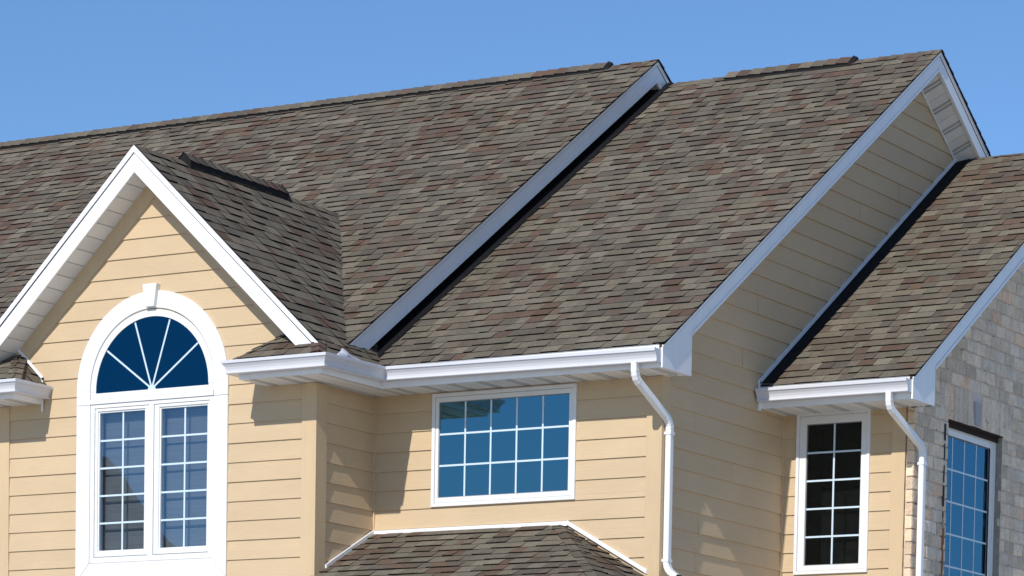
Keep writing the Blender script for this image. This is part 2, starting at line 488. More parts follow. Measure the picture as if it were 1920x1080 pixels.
# ridge caps and raised ridge vents
def ridge(parent, a, b, w1, w2, vents, seed, hv=0.040, half=0.15):
    a = V(a); b = V(b); w1 = V(w1).normalized(); w2 = V(w2).normalized()
    L = (b-a).length; t = (b-a).normalized(); n = (-(w1+w2)).normalized()
    rnd = random.Random(seed)
    segs = []; pos = 0
    for v0, v1 in vents:
        if v0 > pos: segs.append((pos, v0, 0))
        segs.append((v0, v1, 1)); pos = v1
    if pos < L: segs.append((pos, L, 0))
    caps = MB()
    for s0, s1, vent in segs:
        H = hv if vent else 0.0
        cap_run(caps, a+t*s0+n*H, a+t*s1+n*H, w1, w2, half, rnd, 0.143, 0.014 if hv < 0.06 else 0.006, 0.014 if hv < 0.06 else 0.004)
        if vent:
            vm = MB()
            for w in (w1, w2):
                p = [a+t*(s0+0.01), a+t*(s0+0.01)+w*(half-0.004), a+t*(s0+0.01)+w*(half-0.004)+n*(H-0.004), a+t*(s0+0.01)+n*(H-0.002)]
                vm.prism(p, t*(s1-s0-0.0))
            # flared plastic end plug
            vm.sweep([[a+t*s1+w2*0.11+n*0.02, a+t*s1+w1*(half+0.01)+n*0.01, a+t*s1+w1*(half-0.005)+n*(H+0.01), a+t*s1+n*(H+0.022), a+t*s1+w2*0.11+n*(H+0.01)],
                      [a+t*(s1+0.05)+w2*0.08+n*0.02, a+t*(s1+0.05)+w1*0.13+n*0.015, a+t*(s1+0.05)+w1*0.1+n*(0.03), a+t*(s1+0.05)+n*(0.04), a+t*(s1+0.05)+w2*0.08+n*0.03]])
            finish(vm, 'ridge_vent', M_VENT, parent)
    finish(caps, 'ridge_cap', M_SHINGLE, parent)
dF = (0, -1/SL, -P/SL); dB = (0, 1/SB, -PB/SB)
ridge(roof1, (-9.8, A1Y, Z1), (XR1+0.01, A1Y, Z1), dF, dB, [(0.2, 9.8-0.42)], 41)
ridge(roof2, (0.0, A2Y, Z2), (XR2+0.01, A2Y, Z2), dF, dB, [(0.9, 2.33)], 42)
ridge(roof3, (XB+0.05, A3Y, Z3), (XR3+0.01, A3Y, Z3), dF, dB, [(0.75, 1.3)], 43)
ridge(bayR, (AX, -0.3216, ZA), (AX, 3.0, ZA), (1/SQ, 0, -QA/SQ), (-1/SQ, 0, -QA/SQ), [(0.75, 2.37)], 44, 0.085, 0.115)

# ------------------------------------------------------------------ lower hipped roof
HZ, HX = 0.125, 2.02
ph = 0.5; sh = math.sqrt(1+ph*ph); pe = 0.566; se = math.sqrt(1+pe*pe)
EYL = -0.32; runL = YB-EYL; EZL = HZ-ph*runL; XEL = HX+runL*0.885
lowr = roof_slope('lower_hip_roof', (0, EYL, EZL), (1, 0, 0), (0, 1/sh, ph/sh),
    [(-0.02, 0), (XEL, 0), (HX, runL*sh), (0.0, runL*sh)], 51, 'low hipped roof under the wide window')
rnd = random.Random(52); mb = MB()
shingles(mb, (XEL, EYL, EZL), (0, 1, 0), (-1/se, 0, pe/se), [(0, 0), (runL, 0), (runL, (XEL-HX)*se)], rnd)
finish(mb, 'hip_end_slope', M_SHINGLE, lowr)
mb = MB(); cap_run(mb, V((XEL, EYL, EZL+0.008)), V((HX+0.06, YB-0.068, HZ+0.008-0.034)), V((-0.9, 0, 0)), V((0.0, 1.9, 0)), 0.11, rnd, 0.215, 0.012, 0.008, V((0.3, -0.3, 0.9)).normalized())
finish(mb, 'hip_cap', M_SHINGLE, lowr)
f = MB()
f.box(0.022, 2.115, YB-0.035, YB-0.012, HZ-0.02, HZ+0.024)
f.prism([(2.116, YB-0.035, HZ+0.030), (2.945, YB-0.035, HZ+0.030-0.829*0.566), (2.945, YB-0.035, HZ-0.010-0.829*0.566), (2.116, YB-0.035, HZ-0.010)], (0, 0.02, 0))
f.prism([(0.014, YB-0.03, HZ+0.03), (0.014, 0.155, HZ+0.045-0.5*0.818), (0.014, 0.155, HZ-0.5*0.818+0.01), (0.014, YB-0.03, HZ-0.012)], (0.02, 0, 0))
finish(f, 'flashing', M_WHITE, lowr)
b = MB(); b.box(0.0, XEL-0.15, EYL+0.1, YB-0.05, GZ, EZL-0.1)
finish(b, 'lower_bay_wall', M_CORNER, house)

# ------------------------------------------------------------------ painted rake shadow strips and white channel beside walls
f = MB()
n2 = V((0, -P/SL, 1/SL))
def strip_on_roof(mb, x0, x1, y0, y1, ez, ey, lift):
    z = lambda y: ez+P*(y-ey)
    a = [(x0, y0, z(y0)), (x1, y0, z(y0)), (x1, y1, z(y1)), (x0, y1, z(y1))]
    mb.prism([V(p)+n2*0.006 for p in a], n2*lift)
strip_on_roof(f, -0.14, 0.245, E2Y+0.12, A2Y, E2Z, E2Y, 0.016)  # black strip paints the left rake's shadow on the middle roof
finish(f, 'step_flashing', M_SHADE, roof2)
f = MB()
strip_on_roof(f, XB+0.012, XB+0.155, E3Y+0.04, A3Y, E3Z, E3Y, 0.016)  # black strip paints the gable rake's shadow on the right roof
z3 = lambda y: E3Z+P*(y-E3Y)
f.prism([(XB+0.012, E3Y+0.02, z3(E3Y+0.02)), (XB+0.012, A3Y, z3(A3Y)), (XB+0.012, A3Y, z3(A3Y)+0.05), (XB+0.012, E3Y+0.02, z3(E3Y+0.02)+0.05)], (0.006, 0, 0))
finish(f, 'step_flashing', M_SHADE, roof3)
f = MB()
f.prism([(XB+0.012, E3Y-0.02, z3(E3Y)+0.02), (XB+0.012, A3Y, z3(A3Y)+0.04), (XB+0.012, A3Y, z3(A3Y)+0.078), (XB+0.012, E3Y-0.02, z3(E3Y)+0.062)], (0.018, 0, 0))
f.box(XB+0.012, XB+0.03, YD-OF3-0.03, YD-OF3+0.0, 1.33, 1.60)
finish(f, 'j_channel', M_WHITE, wallC)

# ------------------------------------------------------------------ gable wall behind rake 1, soffits, rake boards
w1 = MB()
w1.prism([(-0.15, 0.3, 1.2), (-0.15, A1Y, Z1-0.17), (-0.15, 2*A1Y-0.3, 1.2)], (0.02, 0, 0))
finish(w1, 'gable_strip', M_SHADE, roof1)  # gable wall coloured black for the shade under the rake

def rake(X, ey, ez, ay, depth, name, box=None, y_lo=None, th=0.022, inner=None, label=None, drop=0.0):
    z = lambda y: ez+P*(y-ey) if y < ay else ez+P*(ay-ey)-PB*(y-ay)
    az = z(ay)
    yb = ay+(ay-ey)*P/PB
    y0 = y_lo if y_lo is not None else ey
    mb = MB()
    if box:
        fr, bk_, zb = box
        pts = [(X, fr, zb), (X, bk_, zb), (X, bk_, z(bk_)-depth), (X, ay, az-depth), (X, ay, az), (X, fr, z(fr))]
    else:
        pts = [(X, y0+0.16, z(y0+0.16)-depth), (X, ay, az-depth), (X, ay, az), (X, y0, z(y0))]
    mb.prism([V(p)-V((th, 0, 0.004)) for p in pts], (th, 0, 0))
    mb.prism([V(p)-V((th, 0, 0.004)) for p in [(X, ay, az-depth), (X, yb, ez-depth), (X, yb, ez), (X, ay, az)]], (th, 0, 0))
    o = finish(mb, name, M_WHITE, house, label=label)
    # drip edge and lower bead
    d = MB()
    for s, e in ((y0, ay), (ay, yb)):
        for (h0, h1, t0, t1) in ((-0.006, -0.05, 0.001, 0.008), (-0.010, -0.018, 0.008, 0.014)):
            d.prism([(X+t0, s, z(s)+h1), (X+t0, e, z(e)+h1), (X+t0, e, z(e)+h0), (X+t0, s, z(s)+h0)], (t1-t0, 0, 0))
    s0 = box[1] if box else y0+0.16
    for s, e in ((s0, ay), (ay, yb)):
        d.prism([(X+0.001, s, z(s)-depth), (X+0.001, e, z(e)-depth), (X+0.001, e, z(e)-depth+0.03), (X+0.001, s, z(s)-depth+0.03)], (0.006, 0, 0))
    finish(d, 'drip_edge', M_WHITE, o)
    # sloped soffit to the wall
    if inner is not None:
        s_ = MB()
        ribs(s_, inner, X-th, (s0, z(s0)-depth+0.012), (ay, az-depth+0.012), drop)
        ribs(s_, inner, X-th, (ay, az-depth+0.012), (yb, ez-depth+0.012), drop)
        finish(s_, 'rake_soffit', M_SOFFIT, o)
        jc = MB()
        for s, e in ((s0, ay), (ay, yb)):
            jc.prism([(inner+0.013, s, z(s)-depth-0.006-drop), (inner+0.013, e, z(e)-depth-0.006-drop), (inner+0.013, e, z(e)-depth+0.016-drop), (inner+0.013, s, z(s)-depth+0.016-drop)], (0.014, 0, 0))
        finish(jc, 'soffit_channel', M_WHITE, o)
    return o
PROF = [(0.0, 0), (0.105, 0), (0.112, 0.012), (0.128, 0.012), (0.135, 0), (0.150, 0), (0.157, 0.012), (0.173, 0.012), (0.180, 0), (0.297, 0), (0.298, 0.006), (0.30, 0.006)]
def prof_pts(L, phase=0.0):
    out = []; k = -1
    while k*0.3-phase < L:
        for s, h in PROF:
            q = k*0.3+s-phase
            if 0 <= q <= L: out.append((q, h))
        k += 1
    if not out or out[0][0] > 1e-4: out.insert(0, (0, 0))
    if out[-1][0] < L-1e-4: out.append((L, 0))
    return out
def ribs(mb, x0, x1, a, b, drop=0.0):
    """sloped soffit: panels run across in x, stepping along the slope from a=(y,z) to b"""
    dy, dz = b[0]-a[0], b[1]-a[1]; L = math.hypot(dy, dz); ty, tz = dy/L, dz/L
    pts = prof_pts(L); ny, nz = -tz, ty
    if nz < 0: ny, nz = -ny, -nz
    k = 0
    for (s0, h0), (s1, h1) in zip(pts, pts[1:]):
        p = lambda x, s, h: (x, a[0]+ty*s+ny*h, a[1]+tz*s+nz*h-(drop if x == x0 else 0))
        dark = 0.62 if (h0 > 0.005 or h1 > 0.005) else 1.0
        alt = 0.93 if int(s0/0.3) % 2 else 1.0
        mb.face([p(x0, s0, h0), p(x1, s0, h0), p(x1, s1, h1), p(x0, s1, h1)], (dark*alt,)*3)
rake1 = rake(XR1, E1Y, E1Z, A1Y, 0.228, 'rake_board', None, y_lo=0.225, inner=-0.13, label='rake board between the left and middle roofs')
rake2 = rake(XR2, E2Y, E2Z, A2Y, 0.205, 'rake_board', (YB-OF, 1.064, ZS), inner=XB, drop=0.10, label='rake board of the tall shaded gable')
rake3 = rake(XR3, E3Y, E3Z, A3Y, 0.205, 'rake_board', (YD-OF3, 3.345, 1.352), inner=4.391, label='rake board above the brick wall')

# bay gable rake boards (front face at y=-0.3216)
for sgn in (1, -1):
    y = -0.3216
    X = lambda dx: AX+sgn*dx
    zt = lambda dx: ZA-QA*dx
    dx_t = (ZA-1.655)/QA; D = 0.238; dx_b = (ZA-D-1.655)/QA
    mb = MB()
    mb.prism([(X(0), y, zt(0)-0.004), (X(dx_t), y, 1.655), (X(dx_b), y, 1.655), (X(0), y, zt(0)-D)], (0, 0.022, 0))
    o = finish(mb, 'rake_board', M_WHITE, house, label='sunlit %s rake board of the bay gable' % ('right' if sgn > 0 else 'left'))
    d = MB()
    d.prism([(X(0), y-0.012, zt(0)+0.004), (X(dx_t), y-0.012, 1.659), (X(dx_t-0.06), y-0.012, 1.659), (X(0), y-0.012, zt(0)-0.058)], (0, 0.011, 0))
    finish(d, 'drip_edge', M_WHITE, o)
    s_ = MB()
    L = dx_b*SQ; pts = []
    q_ = 0.0
    while q_ < L-0.16: pts += [(q_, 0), (q_+0.152, 0), (q_+0.153, 0.006), (q_+0.158, 0.006)]; q_ += 0.16
    pts += [(q_, 0), (L, 0)]
    for (s0, h0), (s1, h1) in zip(pts, pts[1:]):
        p = lambda yy, s, h: (X(s/SQ)+sgn*h*QA/SQ, yy, ZA-D+0.02-QA*s/SQ+h/SQ)
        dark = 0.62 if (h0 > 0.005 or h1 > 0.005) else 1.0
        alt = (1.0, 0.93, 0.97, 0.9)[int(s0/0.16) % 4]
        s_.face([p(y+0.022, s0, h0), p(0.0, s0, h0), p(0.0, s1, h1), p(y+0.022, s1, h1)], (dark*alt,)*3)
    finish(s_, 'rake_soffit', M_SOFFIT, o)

# ------------------------------------------------------------------ level soffits (ribs run front to back)
def level_soffit(rects, z, label=None):
    mb = MB()
    for x0, x1, y0, y1 in rects:
        pts = prof_pts(x1-x0, (-(x0+20)) % 0.3)
        for (s0, h0), (s1, h1) in zip(pts, pts[1:]):
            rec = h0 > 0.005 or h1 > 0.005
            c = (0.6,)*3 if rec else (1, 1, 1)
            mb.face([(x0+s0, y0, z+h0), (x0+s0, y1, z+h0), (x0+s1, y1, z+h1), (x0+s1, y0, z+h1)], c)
        # perforations in the grooves
    pf = mb
    for x0, x1, y0, y1 in rects:
        k = math.floor((x0+20)/0.3)
        while k*0.3-20 < x1:
            if k % 2 == 0:
                for c0 in (0.113, 0.158):
                    xa = k*0.3-20+c0
                    if x0 < xa and xa+0.014 < x1:
                        yy = y0+0.05
                        while yy < y1-0.05:
                            for q in range(5):
                                pf.face([(xa, yy+q*0.010, z+0.0112), (xa+0.014, yy+q*0.010, z+0.0112), (xa+0.014, yy+q*0.010+0.004, z+0.0112), (xa, yy+q*0.010+0.004, z+0.0112)], (0.02, 0.02, 0.02))
                            yy += 0.11
            k += 1
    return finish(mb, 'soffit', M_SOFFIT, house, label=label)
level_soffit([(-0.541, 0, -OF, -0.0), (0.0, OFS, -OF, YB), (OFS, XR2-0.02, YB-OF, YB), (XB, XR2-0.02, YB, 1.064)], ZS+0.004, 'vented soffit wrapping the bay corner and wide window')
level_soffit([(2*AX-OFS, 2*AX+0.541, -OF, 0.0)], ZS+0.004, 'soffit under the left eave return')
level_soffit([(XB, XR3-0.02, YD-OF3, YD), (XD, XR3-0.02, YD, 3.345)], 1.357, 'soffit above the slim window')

# ------------------------------------------------------------------ fascia and gutters
GP = [(0.0, -0.004), (0.0, -0.112), (0.074, -0.112), (0.080, -0.116), (0.086, -0.112), (0.088, -0.105), (0.081, -0.099), (0.083, -0.078), (0.092, -0.055), (0.104, -0.038),
      (0.107, -0.034), (0.107, -0.027), (0.120, -0.024), (0.121, 0.0), (0.117, 0.003), (0.106, 0.003), (0.104, -0.003), (0.104, -0.022), (0.085, -0.05), (0.075, -0.08), (0.07, -0.10), (0.006, -0.10), (0.006, -0.004)]
def miter(path):
    """outward miter vectors, outward = right-hand side of travel direction"""
    n = len(path); out = []
    ns = []
    for i in range(n-1):
        dx, dy = path[i+1][0]-path[i][0], path[i+1][1]-path[i][1]
        l = math.hypot(dx, dy); ns.append((dy/l, -dx/l))
    for i in range(n):
        if i == 0: out.append(ns[0])
        elif i == n-1: out.append(ns[-1])
        else:
            a, b = ns[i-1], ns[i]; k = 1+a[0]*b[0]+a[1]*b[1]
            out.append(((a[0]+b[0])/k, (a[1]+b[1])/k))
    return out
def gutter(path, zg, zb, label, dz=None):
    ms = miter(path)
    dz = dz or [0]*len(path)
    rings = [[(p[0]+m[0]*(o+0.001), p[1]+m[1]*(o+0.001), zg+h+q) for o, h in GP] for p, m, q in zip(path, ms, dz)]
    mb = MB(); mb.sweep(rings, cap=False)
    o = finish(mb, 'gutter', M_GUTTER, house, label=label)
    outl = [(a, b) for a, b in GP[:16]]
    for idx, sg in ((0, -1), (-1, 1)):
        p, m, q = path[idx], ms[idx], dz[idx]
        t = V((path[1][0]-path[0][0], path[1][1]-path[0][1], 0)).normalized() if idx == 0 else V((path[-1][0]-path[-2][0], path[-1][1]-path[-2][1], 0)).normalized()
        base = [V((p[0]+m[0]*(a+0.003), p[1]+m[1]*(a+0.003), zg+b_+q)) for a, b_ in outl]
        cp = MB(); cp.prism(base, t*sg*0.004)
        finish(cp, 'end_cap', M_GUTTER, o)
    # seam lines where lengths join
    sm = MB()
    for i in range(len(path)-1):
        a, b_ = V((*path[i], 0)), V((*path[i+1], 0))
        if (b_-a).length > 0.8:
            nn = V((ms[0][0], ms[0][1], 0)) if False else None
    # fascia behind, down to the soffit
    fb = MB(); mi = ms
    for i in range(len(path)-1):
        a, b_ = path[i], path[i+1]
        ma, mb_ = mi[i], mi[i+1]
        th = -0.018
        q = [(a[0], a[1]), (b_[0], b_[1]), (b_[0]+mb_[0]*th, b_[1]+mb_[1]*th), (a[0]+ma[0]*th, a[1]+ma[1]*th)]
        fb.prism([(x, y, zb-0.002) for x, y in q], (0, 0, zg-0.004-zb+0.002))
    finish(fb, 'fascia', M_WHITE, o)
    return o
X1m = lambda X: 2*AX-X
gutA = gutter([(-0.541, -0.014), (-0.541, -OF), (OFS, -OF), (OFS, YB-OF), (3.272, YB-OF)], 1.539, ZS, 'gutter wrapping the bay corner and running over the wide window', dz=[0, 0, 0, 0.014, -0.008])
gutL = gutter([(X1m(OFS), 0.6), (X1m(OFS), -OF), (X1m(-0.541), -OF), (X1m(-0.541), -0.014)], 1.539, ZS, 'gutter on the left eave return')
gut3 = gutter([(XB+0.03, YD-OF3), (XR3-0.018, YD-OF3)], 1.519, 1.352, 'gutter above the slim window')

# splash guard at the inside corner
sg = MB(); n = 14
rows = []
for i in range(n+1):
    t = i/n; y = -0.36+0.75*t
    h = 0.105*(t/0.28 if t < 0.28 else ((1-t)/0.72)**1.15)*(1+0.10*math.sin(t*23))
    bulge = 0.05*math.sin(math.pi*t)
    x = OFS+0.09-0.04*t
    rows.append([(x+0.004, y, 1.525), (x-bulge*0.3, y, 1.535+h*0.6), (x-bulge-0.03*h/0.1, y+0.01, 1.54+h), (x-bulge-0.034*h/0.1-0.004, y+0.01, 1.538+h), (x-bulge*0.3-0.006, y, 1.535+h*0.6), (x-0.002, y, 1.525)])
sg.sweep(rows)
finish(sg, 'splash_guard', mat('galvanised_sheet', (0.62, 0.62, 0.66), 0.35, noise=[((14, 14, 14), 0.15, 3)], bump=((12, 12, 12), 0.6, 0.02, 3), spec=0.6), gutA, smooth=True)

for rf, x0, x1, ey, ez in ((roof2, OFS+0.02, XR2-0.025, E2Y, E2Z), (roof3, XB+0.02, XR3-0.025, E3Y, E3Z)):
    d = MB(); d.box(x0, x1, ey-0.006, ey+0.001, ez-0.06, ez+0.002); d.box(x0, x1, ey-0.006, ey+0.05, ez-0.004, ez+0.0)
    finish(d, 'eave_drip_edge', M_WHITE, rf)
# ------------------------------------------------------------------ downspouts
def downspout(pts, wx, wy, name, label, rib=(), mouth=False):
    """rectangular pipe through pts (V); elbows rounded with crimp ribs"""
    path = []; 
    for i, p in enumerate(pts):
        p = V(p)
        if 0 < i < len(pts)-1:
            a = V(pts[i-1]); b = V(pts[i+1]); r = 0.075
            d1 = (a-p).normalized(); d2 = (b-p).normalized()
            s, e = p+d1*r, p+d2*r
            for k in range(9):
                t = k/8; q = s*(1-t)**2+p*2*t*(1-t)+e*t*t
                path.append((q, 1 if k % 2 == 0 else 0))
        else: path.append((p, 0))
    rings = []
    for i, (p, rb) in enumerate(path):
        a = path[max(0, i-1)][0]; b = path[min(len(path)-1, i+1)][0]
        t = (b-a).normalized()
        h = V((0, -1, 0)) if abs(t.y) < 0.7 else V((0, 0, -1))
        side = V((1, 0, 0)); side = (side-t*side.dot(t)).normalized()
        fr = t.cross(side).normalized()
        k = 1-0.05*rb
        a_, b_ = wx/2*k, wy/2*k; c_ = 0.008
        rings.append([p+side*sx+fr*sy for sx, sy in ((-a_+c_, -b_), (a_-c_, -b_), (a_, -b_+c_), (a_, b_-c_), (a_-c_, b_), (-a_+c_, b_), (-a_, b_-c_), (-a_, -b_+c_))])
    mb = MB(); mb.sweep(rings, cap=True)
    o = finish(mb, name, M_WHITE, house, label=label)
    for zc in rib:
        bd = MB()
        q = [x for x in pts if True]
        x, y = q[2][0], q[2][1]
        bd.box(x-wx/2-0.004, x+wx/2+0.004, y-wy/2-0.004, y+wy/2+0.004, zc-0.012, zc+0.012)
        finish(bd, 'collar', M_WHITE, o)
    if mouth:
        e = rings[-1]; mm = MB(); t = (path[-1][0]-path[-2][0]).normalized()
        mm.prism([V(p)+t*0.001 for p in e], t*0.03)
        finish(mm, 'pipe_mouth', M_RUBBER, o)
    return o
downspout([(3.045, 0.475, 1.43), (3.045, 0.475, 1.30), (3.098, 1.035, 0.99), (3.098, 1.035, -0.315), (3.205, 1.035, -0.385)], 0.058, 0.072, 'downspout', 'downspout at the corner of the tall shaded gable wall', rib=(0.885, -0.235), mouth=True)
downspout([(4.41, 2.80, 1.41), (4.41, 2.80, 1.28), (4.452, 3.475, 0.99), (4.452, 3.475, GZ+0.1)], 0.056, 0.072, 'downspout', 'downspout on the brick corner beside the slim window', rib=(0.845,))

# ------------------------------------------------------------------ brick wall
BX = 4.391; BH, BL, MJ = 0.1205, 0.235, 0.013
WY0, WY1, WZ0, WZ1 = 4.19, 5.50, -0.72, 1.345
rnd = random.Random(77)
BC = [((0.80, 0.66, 0.50), 5), ((0.86, 0.71, 0.545), 5), ((0.72, 0.60, 0.46), 3), ((0.90, 0.75, 0.58), 3), ((0.80, 0.68, 0.55), 4), ((0.88, 0.63, 0.45), 1), ((0.64, 0.53, 0.41), 2)]
BCL = [c for c, k in BC for _ in range(k)]
mo = MB()
y0b, y1b = YD+0.004, 11.2
ztop = lambda y: (z3(y) if y < A3Y else Z3-PB*(y-A3Y))-0.16
X_ = BX-0.012
mo.face([(X_, y0b, GZ), (X_, y1b, GZ), (X_, y1b, WZ0), (X_, y0b, WZ0)])
mo.face([(X_, y0b, WZ0), (X_, WY0+0.02, WZ0), (X_, WY0+0.02, 1.37), (X_, y0b, 1.37)])
mo.face([(X_, WY1, WZ0), (X_, y1b, WZ0), (X_, y1b, 1.37), (X_, WY1, 1.37)])
mo.face([(X_, y0b, 1.37), (X_, y1b, 1.37), (X_, y1b, ztop(y1b)), (X_, A3Y, Z3-0.16), (X_, y0b, ztop(y0b))])
mo.face([(XD-0.02, y0b+0.008, GZ), (X_, y0b+0.008, GZ), (X_, y0b+0.008, 1.37), (XD-0.02, y0b+0.008, 1.37)])
brick = finish(mo, 'brick_wall', M_MORTAR, house, label='pale tumbled brick end wall')
bm = MB()
def one_brick(y0, y1, z0, z1, thick=0.09):
    if y1-y0 < 0.03 or z1-z0 < 0.02: return
    c = rnd.choice(BCL); j = rnd.uniform(0.88, 1.1); c = tuple(x*j for x in c)
    pr = rnd.uniform(-0.003, 0.004); a = lambda: rnd.uniform(-0.0025, 0.0025)
    xf = BX+pr; xb = BX-0.03; ch = 0.006
    o = [(xb, y0+a(), z0+a()), (xb, y1+a(), z0+a()), (xb, y1+a(), z1+a()), (xb, y0+a(), z1+a())]
    m_ = [(xf-ch, p[1], p[2]) for p in o]
    f_ = [(xf+a()*0.6, p[1]+(ch if k in (0, 3) else -ch), p[2]+(ch if k in (0, 1) else -ch)) for k, p in enumerate(o)]
    bm.face([f_[0], f_[1], f_[2], f_[3]], c)
    for k in range(4):
        q = (k+1) % 4
        bm.face([m_[k], m_[q], f_[q], f_[k]], c)
        bm.face([o[k], o[q], m_[q], m_[k]], c)
ZTS = GZ+0.02+BH*math.ceil((1.66-GZ-0.02)/BH)
row = 0; z = GZ+0.02
while z < Z3:
    zt_ = z+BH-MJ
    if 1.35 < zt_ < 1.60 or False: pass
    y = y0b - (BL/2 if row % 2 else 0)
    while y < y1b:
        a, b_ = max(y, y0b), min(y+BL-MJ, y1b)
        spans = [(a, b_)]
        if zt_ > WZ0 and z < 1.355:
            spans = [(a, min(b_, WY0)), (max(a, WY1), b_)]
        elif 1.33 < zt_ and z < ZTS-0.02:
            spans = [(a, min(b_, 3.98)), (max(a, 5.72), b_)]
        for s, e in spans:
            lim = (zt_+0.03-E3Z)/P+E3Y               # roof line at the top of this course
            s_ = max(s, lim); e_ = min(e, 2*A3Y-lim)
            if e_-s_ > 0.03: one_brick(s_, e_, z, zt_)
        y += BL
    z += BH; row += 1
# soldier course over the window with a keystone
y = 3.98
while y < 5.70:
    wv = 0.112
    if not (4.80 < y+wv/2 < 4.97):
        one_brick(y, min(y+wv-MJ, 5.715), 1.362, ZTS-MJ)
    y += wv
for _ in range(420):
    y = rnd.uniform(y0b, 8.0); kz = rnd.randint(30, 80); z = GZ+0.02+kz*BH-MJ/2+rnd.uniform(-0.012, 0.012)
    if WY0-0.02 < y < WY1+0.02 and z < 1.4: continue
    if z > z3(min(y, A3Y))-0.25: continue
    a, b_ = rnd.uniform(0.004, 0.014), rnd.uniform(0.003, 0.008)
    bm.face([(BX+0.0065, y-a, z-b_), (BX+0.0065, y+a, z-b_*0.6), (BX+0.0065, y+a*0.7, z+b_), (BX+0.0065, y-a*0.6, z+b_*0.8)], (0.05, 0.04, 0.035))
finish(bm, 'brick_course', M_BRICK, brick)
k = MB(); k.prism([(BX-0.01, 4.835, 1.385), (BX-0.01, 4.925, 1.385), (BX-0.01, 4.965, 1.60), (BX-0.01, 4.79, 1.60)], (0.018, 0, 0))
finish(k, 'keystone', mat('cast_stone', (0.42, 0.41, 0.42), 0.9, noise=[((20, 20, 20), 0.12, 3)]), brick)
# brick return facing the street at the corner
bm = MB(); z = GZ+0.02; row = 0
while z < 1.37:
    c = rnd.choice(BCL); j = rnd.uniform(0.95, 1.25); c = (c[0]*j*1.1, c[1]*j, c[2]*j*0.9)
    a = rnd.uniform(-0.003, 0.003)
    x1 = BX+0.001+a; x0 = XD+0.010
    bm.hexa([(x0, YD-0.001+a, z), (x1, YD-0.002+a, z), (x1, YD+0.02, z), (x0, YD+0.02, z), (x0, YD-0.001+a, z+BH-MJ), (x1, YD-0.002+a, z+BH-MJ), (x1, YD+0.02, z+BH-MJ), (x0, YD+0.02, z+BH-MJ)], c)
    z += BH; row += 1
finish(bm, 'brick_corner', M_BRICK, brick)
ln = MB(); ln.box(BX-0.10, BX-0.004, WY0-0.02, WY1+0.10, 1.348, 1.36)
ln.box(BX-0.10, BX-0.045, WY0-0.0, WY1+0.02, 1.30, 1.348)
finish(ln, 'steel_lintel', M_RUST, brick)
# open joint beside the window: dark above, rusty and mortar filled below
jn = MB(); z = 1.30
while z > 0.42:
    h = rnd.uniform(0.10, 0.2)
    wv = rnd.uniform(0.010, 0.022)
    jn.box(BX+0.003, BX+0.0065, 4.105-wv, 4.105+wv, max(z-h, 0.42), z)
    z -= h+rnd.uniform(0.02, 0.05)
finish(jn, 'open_joint', M_RUBBER, brick)
jn = MB(); z = 0.41
while z > -0.9:
    h = rnd.uniform(0.05, 0.12)
    jn.box(BX+0.002, BX+0.007, 4.098, 4.125+rnd.uniform(0, 0.02), z-h, z, rnd.choice([(0.35, 0.16, 0.08), (0.5, 0.42, 0.32), (0.3, 0.2, 0.12)]))
    z -= h
finish(jn, 'patched_joint', M_BRICK, brick)
# window reveals
rv = MB()
rv.face([(BX-0.002, WY1, WZ0), (BX-0.13, WY1, WZ0), (BX-0.13, WY1, 1.35), (BX-0.002, WY1, 1.35)], (0.36, 0.33, 0.27))
rv.face([(BX-0.002, WY0, WZ0), (BX-0.13, WY0, WZ0), (BX-0.13, WY0, 1.35), (BX-0.002, WY0, 1.35)], (0.36, 0.33, 0.27))
rv.face([(BX-0.002, WY0, WZ0), (BX-0.13, WY0, WZ0), (BX-0.13, WY1, WZ0), (BX-0.002, WY1, WZ0)], (0.36, 0.33, 0.27))
zz = WZ0
finish(rv, 'window_reveal', M_BRICK, brick)

# ------------------------------------------------------------------ windows
class Fr:
    """local frame: s to the right, z up, d outward"""
    def __init__(s, O, u, n): s.O, s.u, s.n = V(O), V(u), V(n)
    def p(s, a, z, d): return s.O+s.u*a+V((0, 0, z))+s.n*d
    def box(s, mb, a0, a1, z0, z1, d0, d1, col=None):
        mb.hexa([s.p(a0, z0, d1), s.p(a1, z0, d1), s.p(a1, z0, d0), s.p(a0, z0, d0), s.p(a0, z1, d1), s.p(a1, z1, d1), s.p(a1, z1, d0), s.p(a0, z1, d0)], col)
    def ring(s, mb, o, i, d0, d1):
        """rectangular picture frame with mitred corners; o,i=(a0,a1,z0,z1)"""
        O_ = [(o[0], o[2]), (o[1], o[2]), (o[1], o[3]), (o[0], o[3])]
        I_ = [(i[0], i[2]), (i[1], i[2]), (i[1], i[3]), (i[0], i[3])]
        for k in range(4):
            q = (k+1) % 4
            mb.hexa([s.p(*O_[k], d0), s.p(*O_[q], d0), s.p(*I_[q], d0), s.p(*I_[k], d0), s.p(*O_[k], d1), s.p(*O_[q], d1), s.p(*I_[q], d1), s.p(*I_[k], d1)])
def interior(fr, a0, a1, z0, z1, depth, m, parent):
    r = MB()
    fr_p = fr.p
    c = [(a0, z0), (a1, z0), (a1, z1), (a0, z1)]
    r.face([fr_p(*q, -depth) for q in c])
    for k in range(4):
        q = (k+1) % 4
        r.face([fr_p(*c[k], 0.0), fr_p(*c[q], 0.0), fr_p(*c[q], -depth), fr_p(*c[k], -depth)])
    return finish(r, 'room_interior', m, parent)
